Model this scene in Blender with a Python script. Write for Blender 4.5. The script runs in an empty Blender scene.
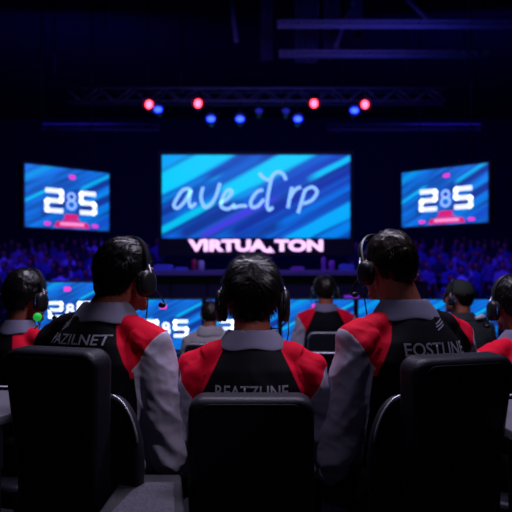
import bpy, bmesh, math, random
import numpy as np
from mathutils import Vector, Matrix, noise
from mathutils.bvhtree import BVHTree
PI = math.pi
SC = bpy.context.scene
COL = SC.collection
random.seed(7)

# ------------------------------------------------------------------ camera, world, light, exposure
F = 640.0; HZ = 289.0; CH = 1.2
def P(px, py, d):
    """point of the place seen at pixel px,py at distance d"""
    return Vector(((px - 256) / F * d, d, CH + (HZ - py) / F * d))
def srgb(r, g, b):
    return tuple(((c / 255) / 12.92 if c / 255 <= .04045 else ((c / 255 + .055) / 1.055) ** 2.4) for c in (r, g, b))

cd = bpy.data.cameras.new('camera'); cam = bpy.data.objects.new('camera', cd); COL.objects.link(cam)
cam.location = (0, 0, CH); cam.rotation_euler = (PI / 2, 0, 0)
cd.lens = F / 512 * 36; cd.sensor_width = 36; cd.shift_y = (HZ - 256) / 512
cd.dof.use_dof = True; cd.dof.focus_distance = 1.9; cd.dof.aperture_fstop = 3.6
cd.clip_start = .02
SC.camera = cam

w = bpy.data.worlds.new('world'); SC.world = w; w.use_nodes = True
w.node_tree.nodes['Background'].inputs[0].default_value = (.05, .06, .6, 1)
w.node_tree.nodes['Background'].inputs[1].default_value = .004

SC.view_settings.view_transform = 'Standard'; SC.view_settings.look = 'None'
SC.view_settings.exposure = 0; SC.view_settings.gamma = 1

def area(name, loc, target, sx, sy, power, color):
    l = bpy.data.lights.new(name, 'AREA'); l.shape = 'RECTANGLE'; l.size = sx; l.size_y = sy
    l.energy = power; l.color = color
    o = bpy.data.objects.new(name, l); COL.objects.link(o); o.location = loc
    o.rotation_euler = (Vector(target) - Vector(loc)).to_track_quat('-Z', 'Y').to_euler(); return o
def spot(name, loc, target, power, color, ang=40, r=.05):
    l = bpy.data.lights.new(name, 'SPOT'); l.energy = power; l.color = color; l.spot_size = math.radians(ang)
    l.spot_blend = .6; l.shadow_soft_size = r
    o = bpy.data.objects.new(name, l); COL.objects.link(o); o.location = loc
    o.rotation_euler = (Vector(target) - Vector(loc)).to_track_quat('-Z', 'Y').to_euler(); return o
area('house_light', (.3, 2.55, 3.6), (0, 2.0, .9), 2.6, .4, 84, (.82, .74, 1))
area('crowd_light_a', (-4.2, 13, 6.2), (-4.5, 17, 1.5), 3, 1, 300, (.05, .022, 1))
area('crowd_light_b', (4.6, 13, 6.2), (5.0, 17, 1.5), 3, 1, 330, (.05, .022, 1))
area('truss_light', (1.8, 8.2, 3.6), (1.6, 9.5, 6.2), 1.5, .5, 26, (.05, .06, 1))
spot('side_spot', (1.2, .6, 3.6), (-.27, 1.90, .86), 90, (.95, .85, 1), 13)  # unseen spot, added to brighten the left player's sleeve
spot('side_spot', (-.9, .6, 3.6), (.27, 1.86, .82), 22, (.78, .72, 1), 19)  # unseen counterpart, added to lift the right and centre players' sleeves
area('stage_light', (0, 8.0, 4.6), (0, 9.7, 1.3), 4, .3, 90, (.25, .16, 1))

# ------------------------------------------------------------------ materials
def mat(name, col, rough=.6, metal=0., emit=0., bump=0., bscale=60., spec=.4, sheen=0., var=0.):
    m = bpy.data.materials.new(name); m.use_nodes = True; nt = m.node_tree; b = nt.nodes['Principled BSDF']
    b.inputs['Base Color'].default_value = (*col, 1); b.inputs['Roughness'].default_value = rough
    b.inputs['Metallic'].default_value = metal; b.inputs['Specular IOR Level'].default_value = spec
    if sheen: b.inputs['Sheen Weight'].default_value = sheen
    if emit: b.inputs['Emission Color'].default_value = (*col, 1); b.inputs['Emission Strength'].default_value = emit
    tc = nt.nodes.new('ShaderNodeTexCoord'); nz = nt.nodes.new('ShaderNodeTexNoise')
    nz.inputs['Scale'].default_value = bscale; nz.inputs['Detail'].default_value = 4
    nt.links.new(tc.outputs['Object'], nz.inputs['Vector'])
    if bump:
        bp = nt.nodes.new('ShaderNodeBump'); bp.inputs['Strength'].default_value = bump; bp.inputs['Distance'].default_value = .01
        nt.links.new(nz.outputs['Fac'], bp.inputs['Height']); nt.links.new(bp.outputs['Normal'], b.inputs['Normal'])
    if var:
        mx = nt.nodes.new('ShaderNodeMix'); mx.data_type = 'RGBA'; mx.blend_type = 'MULTIPLY'; mx.inputs[0].default_value = var
        mx.inputs[6].default_value = (*col, 1); nt.links.new(nz.outputs['Fac'], mx.inputs[7])
        nt.links.new(mx.outputs[2], b.inputs['Base Color'])
    return m
M = dict(
    skin=mat('skin', srgb(160, 88, 72), .5, bump=.1, bscale=90),
    hair=mat('hair', (.005, .0045, .005), .30, spec=.32),
    hair_brown=mat('hair_brown', (.013, .008, .006), .34, spec=.32),
    vest=mat('vest_cloth', (.012, .012, .018), .85, bump=.2, bscale=200),
    collar=mat('collar_cloth', (.19, .18, .29), .8, bump=.08, bscale=150),
    trousers=mat('trousers_cloth', (.010, .010, .014), .85, bump=.2, bscale=150),
    shoe=mat('shoe_rubber', (.02, .02, .02), .5),
    eye=mat('eye', (.7, .7, .7), .2),
    chair=mat('chair_leather', (.009, .010, .018), .5, bump=.12, bscale=140, spec=.3),
    frame=mat('dark_metal', (.02, .02, .022), .35, metal=.6),
    plastic=mat('black_plastic', (.015, .015, .018), .35),
    foam=mat('ear_foam', (.012, .012, .015), .8, bump=.2, bscale=90),
    trim=mat('silver_trim', (.42, .42, .5), .3, metal=.6),
    cyan=mat('cyan_led', srgb(60, 140, 255), emit=.5),
    green=mat('green_led', srgb(40, 200, 70), emit=.5),
    textc=mat('print_ink', (.30, .29, .38), .8),
    textw=mat('white_glow', srgb(235, 245, 255), emit=1.1),
    textp=mat('pink_glow', srgb(255, 205, 245), emit=1.25),
    script=mat('script_glow', srgb(150, 205, 255), emit=1.0),
    digit=mat('pale_digit_glow', srgb(150, 190, 255), emit=1.0),
    magenta=mat('magenta_glow', srgb(235, 60, 200), emit=1.0),
    redglow=mat('red_glow', srgb(225, 30, 110), emit=.9),
    pinkbar=mat('pink_bar_glow', srgb(255, 150, 200), emit=1.0),
    bezel=mat('screen_bezel', (.004, .004, .006), .6),
    wall=mat('wall_paint', (.010, .010, .03), .95, var=.5, bscale=1.5),
    ceil=mat('ceiling_paint', (.012, .012, .03), .95, var=.5, bscale=1.5),
    floor=mat('floor_carpet', (.012, .012, .018), .9, bump=.3, bscale=80, var=.5),
    stage=mat('stage_fascia', (.02, .02, .045), .6, bump=.1, bscale=5),
    lip=mat('stage_edge', (.20, .18, .42), .5, var=.5, bscale=3),
    truss=mat('truss_metal', (.10, .10, .16), .6, metal=.3),
    drape=mat('drape_cloth', (.05, .05, .12), .9, bump=.3, bscale=20, var=.6),
    table=mat('table_laminate', (.17, .17, .21), .6, bump=.25, bscale=300, var=.2),
    console=mat('console_shell', (.020, .020, .027), .7, bump=.2, bscale=120),
    pad=mat('console_pad', (.125, .12, .16), .8, bump=.9, bscale=110, var=.6),
    grey=mat('grey_cloth', (.40, .37, .42), .85, bump=.3, bscale=100),
    navy=mat('dark_cloth', (.03, .035, .045), .85, bump=.3, bscale=100),
    white=mat('white_cloth', (.72, .70, .85), .8),
    cap=mat('cap_cloth', (.020, .028, .024), .8, bump=.2, bscale=150),
    lamp_red=mat('lamp_lens_red', (1, .04, .08), emit=11),
    lamp_blue=mat('lamp_lens_blue', (.012, .035, 1), emit=8),
    reflector_red=mat('reflector_red', (.10, .002, .006), .4, emit=.9), reflector_blue=mat('reflector_blue', (.003, .006, .10), .4, emit=.9),  # dim emissive colours that paint the lamps' halo
    lamp_dim=mat('lamp_lens_dim', (.01, .015, .25), emit=.8),
    can_red=mat('can_red', (.5, .03, .08), .35), can_grey=mat('can_grey', (.5, .5, .6), .35),
    can_purple=mat('can_purple', (.35, .08, .5), .4), box_blue=mat('box_blue', (.10, .16, .7), .5),
    strip=mat('strip_magenta', srgb(120, 40, 190), emit=.8),
    bench=mat('bench_plastic', (.03, .03, .06), .6),
)
for k in ('hair', 'hair_brown'):
    M[k].node_tree.nodes['Principled BSDF'].inputs['Anisotropic'].default_value = .4

def nodes(name):
    m = bpy.data.materials.new(name); m.use_nodes = True
    return m, m.node_tree, m.node_tree.nodes['Principled BSDF']
def jersey_mat(name, body, red, sleeve):
    m, nt, b = nodes(name)
    def attr(a, w=.0012):
        n = nt.nodes.new('ShaderNodeAttribute'); n.attribute_name = a
        r = nt.nodes.new('ShaderNodeMapRange'); r.inputs[1].default_value = -w; r.inputs[2].default_value = w
        nt.links.new(n.outputs['Fac'], r.inputs[0]); return r.outputs[0]
    def mix(f, a, bb):
        n = nt.nodes.new('ShaderNodeMix'); n.data_type = 'RGBA'; nt.links.new(f, n.inputs[0])
        for i, s in ((6, a), (7, bb)):
            if isinstance(s, tuple): n.inputs[i].default_value = (*s, 1)
            else: nt.links.new(s, n.inputs[i])
        return n.outputs[2]
    b.inputs['Specular IOR Level'].default_value = .2; c = mix(attr('red'), body, red); c = mix(attr('sleeve'), c, sleeve); c = mix(attr('piping'), c, (.6, .58, .7))
    nt.links.new(c, b.inputs['Base Color']); b.inputs['Roughness'].default_value = .75
    b.inputs['Specular IOR Level'].default_value = .12
    nz = nt.nodes.new('ShaderNodeTexNoise'); nz.inputs['Scale'].default_value = 260
    tc = nt.nodes.new('ShaderNodeTexCoord'); nt.links.new(tc.outputs['Object'], nz.inputs['Vector'])
    bp = nt.nodes.new('ShaderNodeBump'); bp.inputs['Strength'].default_value = .15; bp.inputs['Distance'].default_value = .004
    nt.links.new(nz.outputs['Fac'], bp.inputs['Height']); nt.links.new(bp.outputs['Normal'], b.inputs['Normal'])
    return m
M['jersey'] = jersey_mat('team_jersey_cloth', (.003, .003, .006), srgb(232, 10, 52), (.44, .40, .55))

def screen_mat(name, bands, base=(12, 70, 175)):
    """luminous artwork of slanted brush strokes: list of (v centre, half width, u start, u end, colour, softness)"""
    m, nt, b = nodes(name)
    N = nt.nodes; L = nt.links
    uv = N.new('ShaderNodeUVMap'); sp = N.new('ShaderNodeSeparateXYZ'); L.new(uv.outputs[0], sp.inputs[0])
    def math_(op, a, c=None, clamp=False):
        n = N.new('ShaderNodeMath'); n.operation = op; n.use_clamp = clamp
        for i, s in ((0, a), (1, c)):
            if s is None: continue
            if isinstance(s, (int, float)): n.inputs[i].default_value = s
            else: L.new(s, n.inputs[i])
        return n.outputs[0]
    X, Y = sp.outputs[0], sp.outputs[1]
    # v: across the strokes, u: along them (strokes rise to the right)
    ca, sa = math.cos(math.radians(28)), math.sin(math.radians(28))
    U = math_('ADD', math_('MULTIPLY', X, ca), math_('MULTIPLY', Y, sa))
    V = math_('SUBTRACT', math_('MULTIPLY', Y, ca), math_('MULTIPLY', X, sa))
    cb = N.new('ShaderNodeCombineXYZ'); L.new(math_('MULTIPLY', U, 1.2), cb.inputs[0]); L.new(math_('MULTIPLY', V, 14), cb.inputs[1])
    nz = N.new('ShaderNodeTexNoise'); nz.inputs['Scale'].default_value = 1; nz.inputs['Detail'].default_value = 3
    L.new(cb.outputs[0], nz.inputs['Vector'])
    r = N.new('ShaderNodeValToRGB'); L.new(nz.outputs['Fac'], r.inputs[0])
    r.color_ramp.elements[0].position = .36; r.color_ramp.elements[0].color = (*srgb(base[0] * .7, base[1] * .75, base[2] * .8), 1)
    r.color_ramp.elements[1].position = .66; r.color_ramp.elements[1].color = (*srgb(base[0], min(255, base[1] * 1.35), min(255, base[2] * 1.2)), 1)
    c = r.outputs[0]
    wob = math_('MULTIPLY', math_('SUBTRACT', nz.outputs['Fac'], .5), .05)
    Vw = math_('ADD', V, wob)
    for (vc, hw, u0, u1, colr, soft) in bands:
        d = math_('SUBTRACT', hw, math_('ABSOLUTE', math_('SUBTRACT', Vw, vc)))
        fv = math_('MULTIPLY', d, 1 / soft, True)
        f0 = math_('MULTIPLY', math_('SUBTRACT', U, u0), 14, True); f1 = math_('MULTIPLY', math_('SUBTRACT', u1, U), 14, True)
        f = math_('MULTIPLY', math_('MULTIPLY', fv, f0), f1)
        n = N.new('ShaderNodeMix'); n.data_type = 'RGBA'; L.new(f, n.inputs[0]); L.new(c, n.inputs[6])
        n.inputs[7].default_value = (*srgb(*colr), 1); c = n.outputs[2]
    b.inputs['Base Color'].default_value = (.005, .005, .01, 1); b.inputs['Roughness'].default_value = .4
    L.new(c, b.inputs['Emission Color']); b.inputs['Emission Strength'].default_value = 1.0
    return m

# ------------------------------------------------------------------ mesh helpers
def tag(o, label=None, cat=None, group=None, kind=None):
    if label: o['label'] = label
    if cat: o['category'] = cat
    if group: o['group'] = group
    if kind: o['kind'] = kind
    return o
def link(name, me, m, parent=None, smooth=True):
    o = bpy.data.objects.new(name, me); COL.objects.link(o)
    if m is not None and not me.materials: me.materials.append(m)
    if smooth: me.shade_smooth()
    if parent is not None: o.parent = parent
    return o
def obj(name, bm, m, parent=None, smooth=True, bevel=0., sharp=None):
    me = bpy.data.meshes.new(name); bm.normal_update(); bm.to_mesh(me); bm.free()
    o = link(name, me, m, parent, smooth)
    if bevel:
        b = o.modifiers.new('bevel', 'BEVEL'); b.width = bevel; b.segments = 3; b.limit_method = 'ANGLE'
        if smooth: 
            me.set_sharp_from_angle(angle=math.radians(45))
    elif smooth and sharp: me.set_sharp_from_angle(angle=math.radians(sharp))
    return o
def empty(name, loc, rz=0., label=None, cat=None, group=None):
    o = bpy.data.objects.new(name, None); COL.objects.link(o); o.location = loc; o.rotation_euler = (0, 0, rz)
    o.empty_display_size = .1
    return tag(o, label, cat, group)
def struct(name, bm, m, **k):
    return tag(obj(name, bm, m, smooth=False, **k), kind='structure')
def box(bm, c, s, R=None):
    mt = Matrix.Translation(c) @ (R if R else Matrix()) @ Matrix.Diagonal((*s, 1))
    bmesh.ops.create_cube(bm, size=1, matrix=mt); return bm
def ball(bm, c, r, R=None, sub=3):
    if isinstance(r, (int, float)): r = (r, r, r)
    mt = Matrix.Translation(c) @ (R if R else Matrix()) @ Matrix.Diagonal((*r, 1))
    bmesh.ops.create_icosphere(bm, subdivisions=sub, radius=1, matrix=mt); return bm
def cone(bm, a, b, ra, rb, n=16):
    a, b = Vector(a), Vector(b); d = b - a
    q = d.to_track_quat('Z', 'Y').to_matrix().to_4x4()
    bmesh.ops.create_cone(bm, cap_ends=True, segments=n, radius1=ra, radius2=rb, depth=d.length,
                          matrix=Matrix.Translation((a + b) / 2) @ q); return bm
def chain(bm, pts, rad, n=16, sub=3):
    for i, p in enumerate(pts):
        ball(bm, p, rad[i], sub=sub)
        if i: cone(bm, pts[i - 1], p, rad[i - 1], rad[i], n)
    return bm
def loft(bm, rings, n=32, power=2.3):
    """rings: (z, rx, ry, cx, cy) stacked super-ellipses, closed"""
    vs = []
    for (z, rx, ry, cx, cy) in rings:
        row = []
        for k in range(n):
            t = 2 * PI * k / n; c, s = math.cos(t), math.sin(t)
            row.append(bm.verts.new((cx + rx * math.copysign(abs(c) ** (2 / power), c), cy + ry * math.copysign(abs(s) ** (2 / power), s), z)))
        vs.append(row)
    for a, b in zip(vs, vs[1:]):
        for k in range(n): bm.faces.new((a[k], a[(k + 1) % n], b[(k + 1) % n], b[k]))
    bm.faces.new(list(reversed(vs[0]))); bm.faces.new(vs[-1]); return bm
def tube(bm, pts, r, n=8, closed=False):
    pts = [Vector(p) for p in pts]; rows = []
    for i, p in enumerate(pts):
        t = (pts[min(i + 1, len(pts) - 1)] - pts[max(i - 1, 0)]).normalized()
        if closed: t = (pts[(i + 1) % len(pts)] - pts[i - 1]).normalized()
        q = t.to_track_quat('Z', 'Y'); rr = r[i] if isinstance(r, (list, tuple)) else r
        rows.append([bm.verts.new(p + q @ Vector((rr * math.cos(2 * PI * k / n), rr * math.sin(2 * PI * k / n), 0))) for k in range(n)])
    for a, b in zip(rows, rows[1:]):
        for k in range(n): bm.faces.new((a[k], a[(k + 1) % n], b[(k + 1) % n], b[k]))
    if closed:
        a, b = rows[-1], rows[0]
        best = min(range(n), key=lambda s: (a[0].co - b[s].co).length)
        for k in range(n): bm.faces.new((a[k], a[(k + 1) % n], b[(k + 1 + best) % n], b[(k + best) % n]))
    else:
        bm.faces.new(list(reversed(rows[0]))); bm.faces.new(rows[-1])
    return bm
def prism(bm, outline, y0, y1, R=None):
    """outline in x,z extruded along y"""
    R = R or Matrix()
    a = [bm.verts.new(R @ Vector((x, y0, z))) for x, z in outline]; b = [bm.verts.new(R @ Vector((x, y1, z))) for x, z in outline]
    n = len(a)
    bm.faces.new(a); bm.faces.new(list(reversed(b)))
    for k in range(n): bm.faces.new((a[(k + 1) % n], a[k], b[k], b[(k + 1) % n]))
    bmesh.ops.recalc_face_normals(bm, faces=bm.faces); return bm
def remesh(bm, name, voxel, it=6, fac=.5):
    me = bpy.data.meshes.new(name + '_src'); bm.to_mesh(me); bm.free()
    t = bpy.data.objects.new(name + '_src', me); COL.objects.link(t)
    r = t.modifiers.new('r', 'REMESH'); r.mode = 'VOXEL'; r.voxel_size = voxel
    s = t.modifiers.new('s', 'SMOOTH'); s.factor = fac; s.iterations = it
    dg = bpy.context.evaluated_depsgraph_get(); ev = t.evaluated_get(dg)
    out = bpy.data.meshes.new_from_object(ev); out.name = name
    bpy.data.objects.remove(t); bpy.data.meshes.remove(me)
    return out
def coords(me):
    a = np.empty(len(me.vertices) * 3); me.vertices.foreach_get('co', a); return a.reshape(-1, 3)
def normals(me):
    a = np.empty(len(me.vertices) * 3); me.vertices.foreach_get('normal', a); return a.reshape(-1, 3)
def setco(me, a): me.vertices.foreach_set('co', a.ravel()); me.update()
def fattr(me, name, v):
    a = me.attributes.new(name, 'FLOAT', 'POINT'); a.data.foreach_set('value', np.asarray(v, dtype=np.float32))
def seg_dist(p, a, b):
    a = np.array(a); b = np.array(b); ab = b - a
    t = np.clip(((p - a) @ ab) / (ab @ ab), 0, 1); return np.linalg.norm(p - (a + t[:, None] * ab), axis=1), t
def text_mesh(s, size=1., offset=0., extrude=0., font_space=1., shear=0.):
    c = bpy.data.curves.new('t', 'FONT'); c.body = s; c.size = size; c.offset = offset; c.extrude = extrude
    c.align_x = 'CENTER'; c.align_y = 'CENTER'; c.space_character = font_space; c.shear = shear; c.resolution_u = 4
    t = bpy.data.objects.new('t', c); COL.objects.link(t)
    dg = bpy.context.evaluated_depsgraph_get(); me = bpy.data.meshes.new_from_object(t.evaluated_get(dg))
    bpy.data.objects.remove(t); bpy.data.curves.remove(c)
    bm = bmesh.new(); bm.from_mesh(me); bpy.data.meshes.remove(me); return bm
def fit(bm, x0, x1, y0, y1):
    xs = [v.co.x for v in bm.verts]; ys = [v.co.y for v in bm.verts]
    ax, bx, ay, by = min(xs), max(xs), min(ys), max(ys)
    for v in bm.verts:
        v.co.x = x0 + (v.co.x - ax) / (bx - ax) * (x1 - x0); v.co.y = y0 + (v.co.y - ay) / (by - ay) * (y1 - y0)
    return bm

# ------------------------------------------------------------------ the hall
struct('floor', box(bmesh.new(), (0, 10.5, -.05), (24, 27, .1)), M['floor'])
struct('ceiling', box(bmesh.new(), (0, 10.5, 7.65), (24, 27, .1)), M['ceil'])
struct('wall_back', box(bmesh.new(), (0, 24.05, 3.8), (24, .1, 7.6)), M['wall'])
struct('wall_left', box(bmesh.new(), (-12.05, 10.5, 3.8), (.1, 27, 7.6)), M['wall'])
struct('wall_right', box(bmesh.new(), (12.05, 10.5, 3.8), (.1, 27, 7.6)), M['wall'])
struct('wall_rear', box(bmesh.new(), (0, -3.05, 3.8), (24, .1, 7.6)), M['wall'])

# stage
SY = 9.5; ST = CH + (HZ - 271) / F * SY
stage = empty('stage', (0, SY, 0), label='long black stage platform below the big central screen, with a pale violet front edge', cat='stage')
def rel(o, root): o.parent = root; o.location = -root.location; return o
rel(obj('platform', box(bmesh.new(), (.1, SY + 2.0, ST / 2 - .03), (4.6, 3.9, ST - .06)), M['stage'], smooth=False), stage)
rel(obj('front_edge', box(bmesh.new(), (.1, SY + 1.95, ST - .03), (4.7, 4.0, .085)), M['lip'], bevel=.01), stage)
bm = bmesh.new()
for k in range(9): box(bm, (-2.1 + k * .55, SY + .035, ST / 2 - .05), (.52, .04, ST - .2))
rel(obj('fascia_panel', bm, M['stage'], bevel=.01), stage)

# ------------------------------------------------------------------ screens
CY = (0, 205, 255); CY2 = (0, 165, 250); BL = (10, 95, 215); DB = (14, 55, 150); VI = (66, 62, 225)
main_art = screen_mat('main_screen_art', [
    # v, halfwidth, u0,u1
    (.36, .06, -.2, .6, CY2, .03), (.255, .060, -.2, .62, CY, .02), (.175, .025, -.2, .40, (0, 125, 220), .02),
    (.12, .03, -.2, .22, DB, .02), (.13, .035, .26, .70, (5, 100, 205), .03), (.145, .012, .33, .46, (0, 165, 235), .01),
    (.05, .055, .36, 1.1, CY, .02), (.00, .02, .36, .60, (0, 150, 235), .015), (.06, .03, .10, .40, (0, 130, 225), .03),
    (.036, .026, -.1, .36, (0, 195, 240), .012), (-.03, .038, .05, .48, DB, .02), (-.092, .030, .16, .68, VI, .02),
    (-.06, .045, .55, 1.3, (18, 70, 185), .03), (-.15, .03, .30, 1.3, (14, 50, 160), .02),
    (-.092, .022, .82, 1.4, (0, 195, 250), .01), (-.125, .012, .7, 1.4, DB, .01), (-.19, .025, .3, 1.4, (12, 65, 180), .02),
    (-.235, .022, .55, 1.4, (0, 110, 225), .015), (-.272, .014, .4, 1.4, (10, 75, 190), .01),
    (-.335, .042, .4, 1.4, (0, 170, 252), .008), (-.41, .035, .4, 1.4, (0, 130, 235), .02)],
    base=(12, 80, 190))
small_art = screen_mat('logo_screen_art', [
    (.47, .05, -.2, 1.5, (0, 150, 235), .03), (.36, .03, .0, .6, (10, 110, 215), .02), (.25, .022, -.1, .5, (0, 190, 250), .015),
    (.05, .05, .2, 1.3, DB, .03), (.10, .03, .75, 1.4, (0, 175, 245), .02), (-.05, .03, .8, 1.4, (0, 140, 235), .02),
    (-.12, .05, .6, 1.2, DB, .02), (-.22, .05, .5, 1.4, (0, 120, 225), .03), (-.35, .06, .6, 1.4, (15, 80, 200), .03)],
    base=(14, 90, 200))
def quad_frame(tl, tr, bl):
    """matrix taking (u right metres, v up metres, w towards the viewer) to the place"""
    ex = (tr - tl); W = ex.length; ex = ex / W
    ey = (tl - bl); H = ey.length; ey = ey / H
    ez = ex.cross(ey).normalized()
    m = Matrix.Identity(4); m.col[0][:3] = ex; m.col[1][:3] = ey; m.col[2][:3] = ez; m.col[3][:3] = bl
    return m, W, H
def face(bm, W, H, z, x0=0, y0=0, aspect=None):
    uvl = bm.loops.layers.uv.verify()
    vs = [bm.verts.new((x0 + a * W, y0 + b * H, z)) for a, b in ((0, 0), (1, 0), (1, 1), (0, 1))]
    f = bm.faces.new(vs); ar = H / W if aspect is None else aspect
    for l, (a, b) in zip(f.loops, ((0, 0), (1, 0), (1, ar), (0, ar))): l[uvl].uv = (a, b)
    return bm
def onto(bm, m):
    bmesh.ops.transform(bm, matrix=m, verts=bm.verts); return bm
def flatbox(x0, x1, y0, y1, z0, z1):
    return box(bmesh.new(), ((x0 + x1) / 2, (y0 + y1) / 2, (z0 + z1) / 2), (x1 - x0, y1 - y0, z1 - z0))
def rounded(bm, w, h, r, cx, cy, z0, z1, n=5):
    o = []
    for (sx, sy, a0) in ((1, -1, -90), (1, 1, 0), (-1, 1, 90), (-1, -1, 180)):
        for k in range(n + 1):
            a = math.radians(a0 + 90 * k / n)
            o.append((cx + sx * (w / 2 - r) + r * math.cos(a), cy + sy * (h / 2 - r) + r * math.sin(a)))
    a = [bm.verts.new((x, y, z0)) for x, y in o]; b = [bm.verts.new((x, y, z1)) for x, y in o]
    N = len(a); bm.faces.new(list(reversed(a))); bm.faces.new(b)
    for k in range(N): bm.faces.new((a[k], a[(k + 1) % N], b[(k + 1) % N], b[k]))
    return bm
def blocky(pts, W, H, x0, x1, y0, y1, z, t=.05):
    """strokes on a unit grid drawn as fat mitred bars"""
    bm = bmesh.new()
    for (ax, ay), (bx, by) in zip(pts, pts[1:]):
        A = Vector((x0 + ax * (x1 - x0), y0 + ay * (y1 - y0), z)); B = Vector((x0 + bx * (x1 - x0), y0 + by * (y1 - y0), z))
        d = (B - A); q = math.atan2(d.y, d.x)
        box(bm, (A + B) / 2, (d.length + t * .6, t, .004), Matrix.Rotation(q, 4, 'Z'))
    return bm
TWO = [(0, 1), (.93, 1), (1, .93), (1, .57), (.93, .5), (.07, .5), (0, .43), (0, 0), (1, 0)]
ESS = [(1, 1), (.07, 1), (0, .93), (0, .57), (.07, .5), (.93, .5), (1, .43), (1, .07), (.93, 0), (0, 0)]
def logo_parts(root, m, W, H):
    """28S artwork with the red emblem and pink bar, all flat on the screen"""
    inv = root.matrix_basis.inverted()
    def add(name, bm, mt): obj(name, onto(bm, inv @ m), mt, root, smooth=False)
    t = .052 * W
    def dig(pts, a, b):
        return blocky(pts, W, H, a * W + t / 2, b * W - t / 2, .25 * H + t / 2, .65 * H - t / 2, .006, t)
    g = dig(TWO, .215, .44)
    add('digit', g, M['textw']); add('letter', dig(ESS, .62, .84), M['textw'])
    e = bmesh.new()
    for cy, r in ((.535, .042), (.40, .05)):
        tube(e, [(.53 * W + r * W * math.cos(a), cy * H + r * W * .95 * math.sin(a), .006) for a in np.linspace(0, 2 * PI, 17)[:-1]], .014 * W, 6, True)
    add('slim_digit', e, M['digit'])
    e = rounded(bmesh.new(), .16 * W, .085 * H, .02 * W, .53 * W, .20 * H, .003, .005); rounded(e, .22 * W, .03 * H, .01 * W, .53 * W, .14 * H, .003, .005)
    add('emblem', e, M['redglow'])
    e = prism(bmesh.new(), [(.32 * W, .02 * H), (.76 * W, .02 * H), (.72 * W, .115 * H), (.36 * W, .115 * H)], .003, .0045)
    for v in e.verts: v.co = Vector((v.co.x, v.co.z, v.co.y))
    add('banner', e, M['redglow'])
    e = rounded(bmesh.new(), .29 * W, .05 * H, .01 * W, .54 * W, .078 * H, .005, .0065); add('caption_bar', e, M['pinkbar'])
    add('badge', rounded(bmesh.new(), .075 * W, .07 * H, .015 * W, .54 * W, .865 * H, .003, .005), M['magenta'])
    for cx in (.25, .82): add('badge', rounded(bmesh.new(), .08 * W, .06 * H, .02 * W, cx * W, .07 * H, .003, .005), M['magenta'])

def build_side(x0, x1, yt0, yt1, yb, d0, d1, label):
    tl = P(x0, yt0, d0); tr = P(x1, yt1, d1); bl = P(x0, yb, d0); 
    bl.x = tl.x
    m, W, H = quad_frame(tl, tr, bl)
    root = empty('led_screen', (tl + tr) / 2 + Vector((0, 0, -H)), math.atan2((tr - tl).y, (tr - tl).x), label, 'screen')
    bpy.context.view_layer.update()
    inv = root.matrix_basis.inverted()
    obj('housing', onto(flatbox(-.05, W + .05, -.05, H + .05, -.14, -.01), inv @ m), M['bezel'], root, bevel=.01)
    b = face(bmesh.new(), W, H, .0); o = obj('display', onto(b, inv @ m), small_art, root, smooth=False)
    logo_parts(root, m, W, H)
    for fx in (.2, .8):
        a = m @ Vector((W * fx, H + .02, -.07)); b = bmesh.new(); tube(b, [inv @ a, inv @ Vector((a.x, a.y, 7.6))], .012, 8)
        obj('hanger', b, M['frame'], root)
    return root
build_side(25, 109, 163.5, 173.5, 226.5, 10.6, 11.6, 'hanging screen with the 28S logo, left of the big central screen')
build_side(402, 488, 173, 163, 227, 11.6, 10.6, 'hanging screen with the 28S logo, right of the big central screen')

# main screen
DS = 12.0
tl, tr, bl = P(162, 155, DS), P(350, 155, DS), P(162, 238, DS)
m0, W0, H0 = quad_frame(tl, tr, bl)
ms = empty('led_screen', (0, DS, ST), label='big central screen above the stage with handwritten script and a pink wordmark', cat='screen')
inv = Matrix.Translation((0, -DS, -ST))
pxm = DS / F
obj('housing', onto(flatbox(-.08, W0 + .08, -(HZ - 238 - (HZ - 256)) * pxm, H0 + .08, -.2, -.012), inv @ m0), M['bezel'], ms, bevel=.01)
obj('display', onto(face(bmesh.new(), W0, H0, 0), inv @ m0), main_art, ms, smooth=False)
# handwriting, in photo pixels relative to the screen's lower left corner
def stroke(bm, pts, r=1.6, z=.004):
    p = [Vector(((x - 162) * pxm, (238 - y) * pxm, z)) for x, y in pts]; q = []
    for i in range(len(p) - 1):                      # Catmull-Rom
        a, b, c, d = p[max(i - 1, 0)], p[i], p[i + 1], p[min(i + 2, len(p) - 1)]
        for k in range(6):
            t = k / 6; q.append(.5 * ((2 * b) + (c - a) * t + (2 * a - 5 * b + 4 * c - d) * t * t + (3 * b - a - 3 * c + d) * t ** 3))
    q.append(p[-1]); L = []; R_ = []
    for i, v in enumerate(q):
        t = (q[min(i + 1, len(q) - 1)] - q[max(i - 1, 0)]).normalized(); n = Vector((-t.y, t.x, 0)) * r * pxm
        L.append(bm.verts.new(v + n)); R_.append(bm.verts.new(v - n))
    for i in range(len(q) - 1): bm.faces.new((L[i], R_[i], R_[i + 1], L[i + 1]))
    return bm
letters = [
    [[(190, 189), (183, 190), (176, 200), (174, 206), (178, 208), (185, 201), (191, 190), (189, 201), (191, 207), (196, 203)]],
    [[(203, 187), (201, 198), (205, 207), (211, 204), (216, 196), (220, 183)]],
    [[(220, 203), (227, 199), (232, 192), (228, 190), (223, 197), (221, 206), (228, 209), (235, 204)]],
    [[(233, 208), (240, 206), (247, 206)]],
    [[(263, 190), (257, 192), (251, 201), (252, 207), (258, 206), (264, 199)], [(272, 176), (269, 190), (267, 204), (269, 210), (273, 207)]],
    [[(259, 173), (264, 178), (270, 180), (274, 174), (278, 172), (283, 174), (286, 180)]],
    [[(292, 187), (290, 196), (288, 208)], [(290, 198), (295, 190), (301, 187)]],
    [[(305, 190), (302, 200), (298, 213)], [(304, 191), (312, 187), (317, 192), (312, 200), (303, 204)]],
]
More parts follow.
